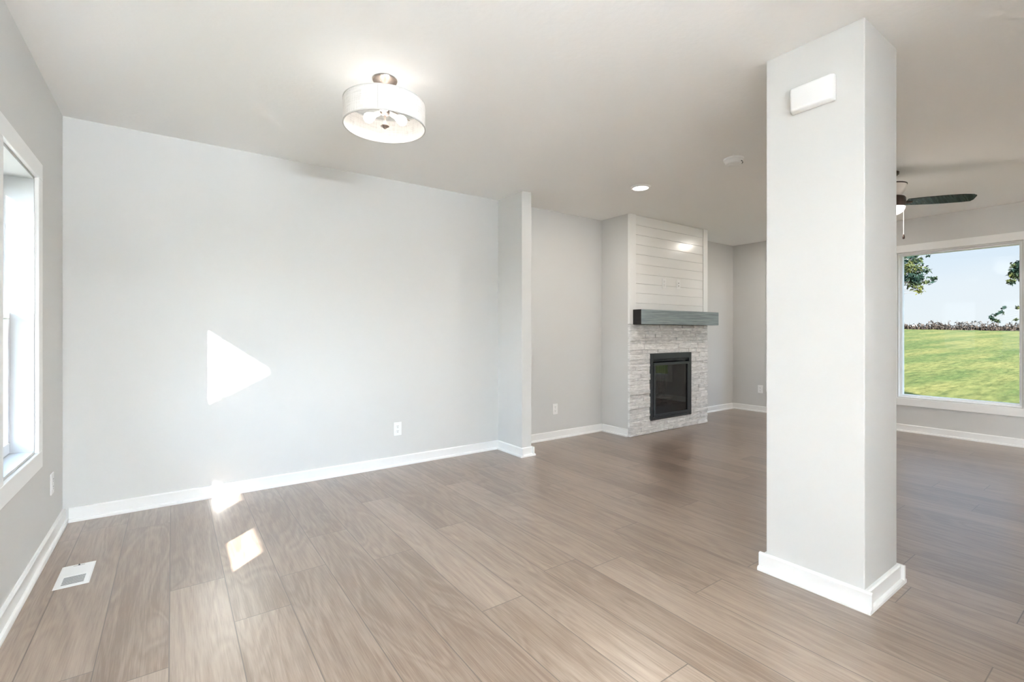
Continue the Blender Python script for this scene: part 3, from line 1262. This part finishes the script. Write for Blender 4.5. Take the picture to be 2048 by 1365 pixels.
# ================================================================== recessed lights
def recessed():
    root = empty('recessed_light', (0, 0, H))
    w = MB()
    w.lathe([(0.088, 0), (0.088, -0.004), (0.080, -0.013), (0.070, -0.015), (0.066, -0.010), (0.066, 0)], 48, close=True)
    w.build('trim_ring', M_PLASTIC, root)
    w = MB()
    w.lathe([(0.0, -0.0125), (0.067, -0.0125), (0.067, -0.002), (0, -0.002)], 48)
    w.build('lens', M_LENS, root)
    ld = bpy.data.lights.new('can_light', 'AREA')
    ld.shape = 'DISK'
    ld.size = 0.12
    ld.energy = P_CAN
    ld.color = (1.0, 0.94, 0.86)
    lo_ = bpy.data.objects.new('lamp_glow', ld)
    COL.objects.link(lo_)
    lo_.parent = root
    lo_.location = (0, 0, -0.018)
    return root


rec = recessed()
for i, (x, y, lab) in enumerate([
    (3.400, 2.785, 'lit round recessed ceiling light in front of the fireplace recess'),
    (6.200, 2.700, 'lit round recessed ceiling light hidden behind the column near far wall'),
]):
    o = rec if i == 0 else copy_tree(rec)
    o.location = (x, y, H)
    tag(o, lab, 'recessed light', 'recessed ceiling lights')

# ================================================================== smoke detector
sm_ = empty('smoke_detector', (3.415, 1.930, H), 'round white smoke detector on the ceiling left of the column', 'smoke detector')
w = MB()
w.lathe([(0, 0), (0.070, 0), (0.070, -0.010), (0.066, -0.013), (0, -0.013)], 48)
w.build('base_plate', M_PLASTIC, sm_)
w = MB()
w.lathe([(0.064, -0.013), (0.064, -0.020), (0.056, -0.040), (0.046, -0.046), (0, -0.047)], 48)
cv = w.build('cover', M_PLASTIC, sm_)
w = MB()
w.lathe([(0, -0.0505), (0.016, -0.050), (0.018, -0.0465), (0, -0.0465)], 24, Matrix.Translation((-0.014, 0.014, 0)))
w.build('test_button', M_PLASTIC, cv)
w = MB()
for k_ in range(9):
    a = -1.6 + k_ * 0.14
    w.box((-0.001, -0.003, -0.008), (0.001, 0.003, 0.008), 0, M=Matrix.Translation((0.0605 * math.cos(a), 0.0605 * math.sin(a), -0.028)) @ Matrix.Rotation(a, 4, 'Z') @ Matrix.Rotation(-0.38, 4, 'Y') @ Matrix.Scale(1, 4))
w.build('sounder_slots', M_GRILLE, cv)

# ================================================================== ceiling fan
fan = empty('ceiling_fan', (4.760, 1.368, H), 'dark-bladed ceiling fan with white bowl and lit dome, half behind the column', 'ceiling fan')
w = MB()
w.lathe([(0, 0), (0.066, 0), (0.064, -0.018), (0.045, -0.034), (0.014, -0.040), (0, -0.040)], 40)
w.build('canopy', M_BRONZE, fan)
w = MB()
w.lathe([(0, -0.036), (0.011, -0.036), (0.011, -0.115), (0, -0.115)], 20)
w.build('downrod', M_BRONZE, fan)
w = MB()
w.lathe([(0, -0.098), (0.112, -0.098), (0.117, -0.101), (0.117, -0.106), (0.112, -0.108), (0, -0.108)], 48)
w.build('housing_rim', M_BRONZE, fan)
w = MB()
w.lathe([(0.112, -0.107), (0.110, -0.130), (0.103, -0.155), (0.088, -0.180), (0.064, -0.202), (0.0, -0.205)], 48)
w.build('motor_housing', M_BOWL, fan)
w = MB()
w.lathe([(0, -0.196), (0.078, -0.196), (0.100, -0.204), (0.108, -0.216), (0.108, -0.262), (0.100, -0.288), (0, -0.288)], 48)
hub = w.build('hub', M_BRONZE, fan)
w = MB()
w.lathe([(0.104, -0.286), (0.101, -0.302), (0.090, -0.322), (0.066, -0.338), (0.034, -0.346), (0, -0.348)], 48)
w.build('light_dome', M_DOME, fan)
Fv = Vector((math.cos(YAW), math.sin(YAW), 0))
Rv = Vector((math.sin(YAW), -math.cos(YAW), 0))
bd = Rv * 0.515 - Fv * 0.165
ba = math.atan2(bd.y, bd.x)
for k_ in range(3):
    a = ba + k_ * 2 * math.pi / 3
    root_M = Matrix.Rotation(a, 4, 'Z') @ Matrix.Translation((0, 0, -0.243)) @ Matrix.Rotation(math.radians(-15), 4, 'X')
    w = MB()
    outline = [(0.115, -0.046), (0.22, -0.056), (0.36, -0.062), (0.47, -0.060), (0.535, -0.048), (0.560, -0.030), (0.566, 0.030), (0.555, 0.054), (0.50, 0.060), (0.36, 0.062), (0.22, 0.056), (0.115, 0.046)]
    vs = w.prism(outline, 'z', -0.0035, 0.0035)
    bmesh.ops.transform(w.bm, matrix=root_M, verts=vs)
    w.build('blade', M_BLADE, fan)
    w = MB()
    w.box((0.095, -0.018, -0.008), (0.155, 0.018, -0.0036), 0.002, M=root_M)
    w.build('blade_bracket', M_BRONZE, fan)
for s, L_, px in ((1, 0.20, 0.118), ):
    pc = Rv * px
    w = MB()
    w.tube([(pc.x * 0.9, pc.y * 0.9, -0.276), (pc.x, pc.y, -0.280), (pc.x, pc.y, -0.500)], 0.0016, 6)
    chn = w.build('pull_chain', M_BOWL, fan)
    w = MB()
    w.lathe([(0, 0), (0.004, -0.003), (0.008, -0.018), (0.0085, -0.030), (0.006, -0.038), (0, -0.040)], 16, Matrix.Translation((pc.x, pc.y, -0.498)))
    w.build('pull_knob', M_BRONZE, chn)
ld = bpy.data.lights.new('fan_lamp', 'POINT')
ld.energy = P_FAN
ld.color = (1.0, 0.93, 0.85)
ld.shadow_soft_size = 0.09
lo_ = bpy.data.objects.new('lamp_glow', ld)
COL.objects.link(lo_)
lo_.parent = fan
lo_.location = (0, 0, -0.42)

# ================================================================== outside
# upper storey (throws the strip of shade on the lawn)
w = MB()
w.box((XL - 0.17, YR - 0.15, H + 0.151), (XR + 0.17, YB + 0.15, 6.1))
tag(w.build('wall_upper', M_EXT), kind='structure')


def ground_z(x, y):
    if x < 14:
        return -0.30
    t_ = min((x - 14) / 56.0, 1.15)
    top = 1.19 + (y - 9.1) * 0.0255
    return -0.30 + (top + 0.30) * t_


bm = bmesh.new()
xs = [-40, -20, -8, -3, 0, 7, 10, 14] + [14 + 56 * q / 14 for q in range(1, 15)] + [74]
ys = [-60, -30, -15, -8, -4, 0, 3, 6, 9, 12, 15, 18, 21, 25, 30, 40, 60, 90]
grid = [[bm.verts.new((x, y, ground_z(x, y))) for y in ys] for x in xs]
for i in range(len(xs) - 1):
    for j in range(len(ys) - 1):
        bm.faces.new((grid[i][j], grid[i + 1][j], grid[i + 1][j + 1], grid[i][j + 1])).smooth = True
me = bpy.data.meshes.new('lawn')
bm.to_mesh(me)
bm.free()
tag(new_obj('lawn', me, M_LAWN), 'bright green mown lawn sloping up outside the big window', 'lawn', kind='stuff')

# stubble field beyond the lawn, out to the horizon
bm = bmesh.new()
fv_ = [bm.verts.new(p) for p in ((74.0, -60, ground_z(74, -60) - 0.15), (74.0, 90, ground_z(74, 90) - 0.15), (420, 300, 1.0), (420, -260, 1.0))]
bm.faces.new(fv_)
bmesh.ops.recalc_face_normals(bm, faces=bm.faces[:])
me = bpy.data.meshes.new('field')
bm.to_mesh(me)
bm.free()
tag(new_obj('field', me, mix_noise(mat('field_stubble', (0.05, 0.04, 0.03), 0.95), (0.05, 0.042, 0.025), (0.085, 0.07, 0.045), 0.2)), 'pale tan stubble field beyond the corn stalks', 'field', kind='stuff')

# corn stalks along the edge of the field
rc = random.Random(5)
bm = bmesh.new()
for q in range(1000):
    y = rc.uniform(-4, 30)
    x = 71.5 + rc.uniform(0, 5)
    base = ground_z(x, y) - 0.1
    hh = rc.choice([0.3, 0.4, 0.5, 0.6, 0.75, 1.1]) * rc.uniform(0.8, 1.15)
    lx, ly = rc.uniform(-0.12, 0.12), rc.uniform(-0.12, 0.12)
    wd = rc.uniform(0.05, 0.09)
    a_ = [bm.verts.new((x + wd * math.cos(v), y + wd * math.sin(v), base)) for v in (0, 2.1, 4.2)]
    tp = bm.verts.new((x + lx, y + ly, base + hh))
    for i in range(3):
        bm.faces.new((a_[i], a_[(i + 1) % 3], tp))
    for _ in range(rc.randint(3, 6)):
        zz = rc.uniform(0.15, 0.85) * hh
        an = rc.uniform(0, 6.28)
        ln = rc.uniform(0.2, 0.5)
        c0 = Vector((x + lx * zz / hh, y + ly * zz / hh, base + zz))
        c1_ = c0 + Vector((math.cos(an) * ln * 0.6, math.sin(an) * ln * 0.6, ln * 0.3))
        c2_ = c0 + Vector((math.cos(an) * ln, math.sin(an) * ln, -ln * 0.2))
        sd_ = Vector((-math.sin(an), math.cos(an), 0.6)) * 0.08
        bm.faces.new([bm.verts.new(v) for v in (c0 - sd_ * 0.3, c1_ - sd_, c2_, c1_ + sd_)])
me = bpy.data.meshes.new('corn_stubble')
bm.to_mesh(me)
bm.free()
tag(new_obj('corn_stubble', me, M_CORN), 'ragged brown corn stalks along the far edge of the lawn', 'corn', kind='stuff')


def from_px(u, v, dep):
    """a point in the place seen along pixel (u, v) of the photograph at that depth"""
    d_ = Fv + Rv * ((u - 1024) / 951.0) + Vector((0, 0, (665 - v) / 951.0))
    return Vector((0, 0, EYE)) + d_ * dep


# distant farm shed
c = from_px(1829, 660, 150)
shd = empty('farm_shed', (c.x, c.y, c.z - 1.2), 'tiny white farm shed on the horizon at window left', 'shed', rz=0.4)
w = MB()
w.box((-1.3, -1.1, 0), (1.3, 1.1, 2.0))
w.build('wall', M_PLASTIC, shd)
w = MB()
w.prism([(-1.3, 2.0), (1.3, 2.0), (0, 3.0)], 'x', -1.5, 1.5)
w.build('roof', M_PLASTIC, shd)


def make_tree(name, label, trunk_u, dep, clumps, crown, seed):
    r_ = random.Random(seed)
    base = from_px(trunk_u, 665, dep)
    gz = ground_z(base.x, base.y)
    root = empty(name, (base.x, base.y, gz), label, 'tree', 'trees on the lawn')
    O = Vector(root.location)
    top = crown[1]
    w = MB()
    w.tube([Vector((0, 0, -0.3)), Vector((0.05, 0.1, top * 0.3)), Vector((-0.1, 0, top * 0.62)), Vector((0, 0, top))], [0.32, 0.25, 0.16, 0.05], 10)
    w.build('trunk', M_BARK, root)
    cl = []
    for (u, v, rp, dd) in clumps:
        cl.append((from_px(u, v, dep + dd) - O, rp / 951.0 * dep))
    for _ in range(crown[3]):
        while True:
            p = Vector((r_.uniform(-1, 1), r_.uniform(-1, 1), r_.uniform(-1, 1)))
            if 0.15 < p.length < 1:
                break
        cl.append((Vector((p.x * crown[0], p.y * crown[0], crown[1] + p.z * crown[2])), r_.uniform(0.5, 0.9) * dep / 26.0))
    wb = MB()
    for c_, rad in cl:
        s_ = Vector((0, 0, min(max(c_.z * 0.7, top * 0.35), top * 0.95)))
        mid = s_.lerp(c_, 0.5) + Vector((0, 0, 0.25))
        wb.tube([s_, mid, c_], [0.045, 0.022, 0.006], 6)
    wb.build('branches', M_BARK, root)
    bm = bmesh.new()
    for c_, rad in cl:
        for _ in range(int(70 + 90 * min(rad, 1.0)) if rad > 0.27 else 16):
            p = Vector((r_.gauss(0, 0.5), r_.gauss(0, 0.5), r_.gauss(0, 0.42))) * rad + c_
            s = r_.uniform(0.07, 0.14) * dep / 26.0
            a = Vector((r_.gauss(0, 1), r_.gauss(0, 1), r_.gauss(0, 1))).normalized()
            b_ = a.cross(Vector((r_.gauss(0, 1), r_.gauss(0, 1), r_.gauss(0, 1)))).normalized()
            nn2 = a.cross(b_) * s * 0.25
            bm.faces.new([bm.verts.new(q_) for q_ in (p - a * s, p - b_ * s * 0.5 + nn2, p + a * s, p + b_ * s * 0.5 + nn2)])
    me_ = bpy.data.meshes.new('foliage')
    bm.to_mesh(me_)
    bm.free()
    fo = new_obj('foliage', me_, M_LEAF, root)
    return root


make_tree('tree', 'leafy green tree whose fringe hangs into the left of the big window', 1655, 26,
          [(1802, 522, 13, 0), (1814, 516, 12, 1), (1828, 522, 13, 0), (1839, 517, 9, 0), (1857, 512, 4, 0), (1822, 535, 13, -1), (1806, 540, 12, 0), (1834, 541, 11, 1), (1848, 543, 9, 0), (1857, 540, 6, 0),
           (1802, 556, 11, 0), (1820, 553, 13, 0), (1832, 556, 12, 0), (1826, 566, 11, 0), (1862, 561, 9, 0), (1868, 558, 5, 0), (1838, 568, 8, 0), (1832, 577, 8, 0), (1842, 579, 6, 0), (1838, 585, 4, 0), (1853, 566, 4, 0)],
          (2.6, 5.6, 2.4, 60), 3)
make_tree('tree', 'leafy green tree reaching in at the right edge of the big window', 2260, 56,
          [(2040, 529, 7, 0), (2032, 533, 6, 0), (2044, 536, 7, 0), (2026, 545, 6, 0), (2036, 546, 8, 0), (2043, 556, 7, 0), (2025, 552, 5, 0), (2022, 564, 5, 0), (2040, 543, 7, 0),
           (2008, 616, 3, 0), (2002, 625, 4, 0), (1992, 630, 4, 0), (1984, 636, 4, 0), (1988, 640, 3, 0), (2036, 615, 2, 0), (2033, 640, 2, 0), (1996, 644, 2, 0)],
          (4.2, 11.5, 4.0, 40), 9)

# unseen gabled blocker, added and shaped to cut the left windows' sun patches
po = empty('sun_blocker', (-2.17, 0.4, -0.30), 'unseen gabled blocker on posts, added to shape sun through the left windows', 'sun_blocker')
PO = Vector(po.location)
w = MB()
w.prism([(1.60, 1.93), (1.60, 2.316), (0.40, 3.828), (-0.80, 2.316), (-0.80, 1.93)], 'x', -2.20, -2.14)
o = w.build('blocker_gable', M_EXT, po)
o.location = -PO
for s in (-1, 1):
    w = MB()
    yA, zA = 0.40, 3.828
    yB_, zB_ = 0.40 + s * 1.25, 3.828 - 1.26 * 1.25
    w.prism([(yA, zA - 0.06), (yB_, zB_ - 0.06), (yB_, zB_ - 0.01), (yA, zA - 0.01)], 'x', -2.138, XL - 0.175)
    o = w.build('blocker_slope', M_SHINGLE, po)
    o.location = -PO
for yy in (1.51, -0.79):
    w = MB()
    w.box((-2.215, yy, -0.30), (-2.125, yy + 0.09, 1.93), 0.004)
    o = w.build('blocker_post', M_TRIM, po)
    o.location = -PO
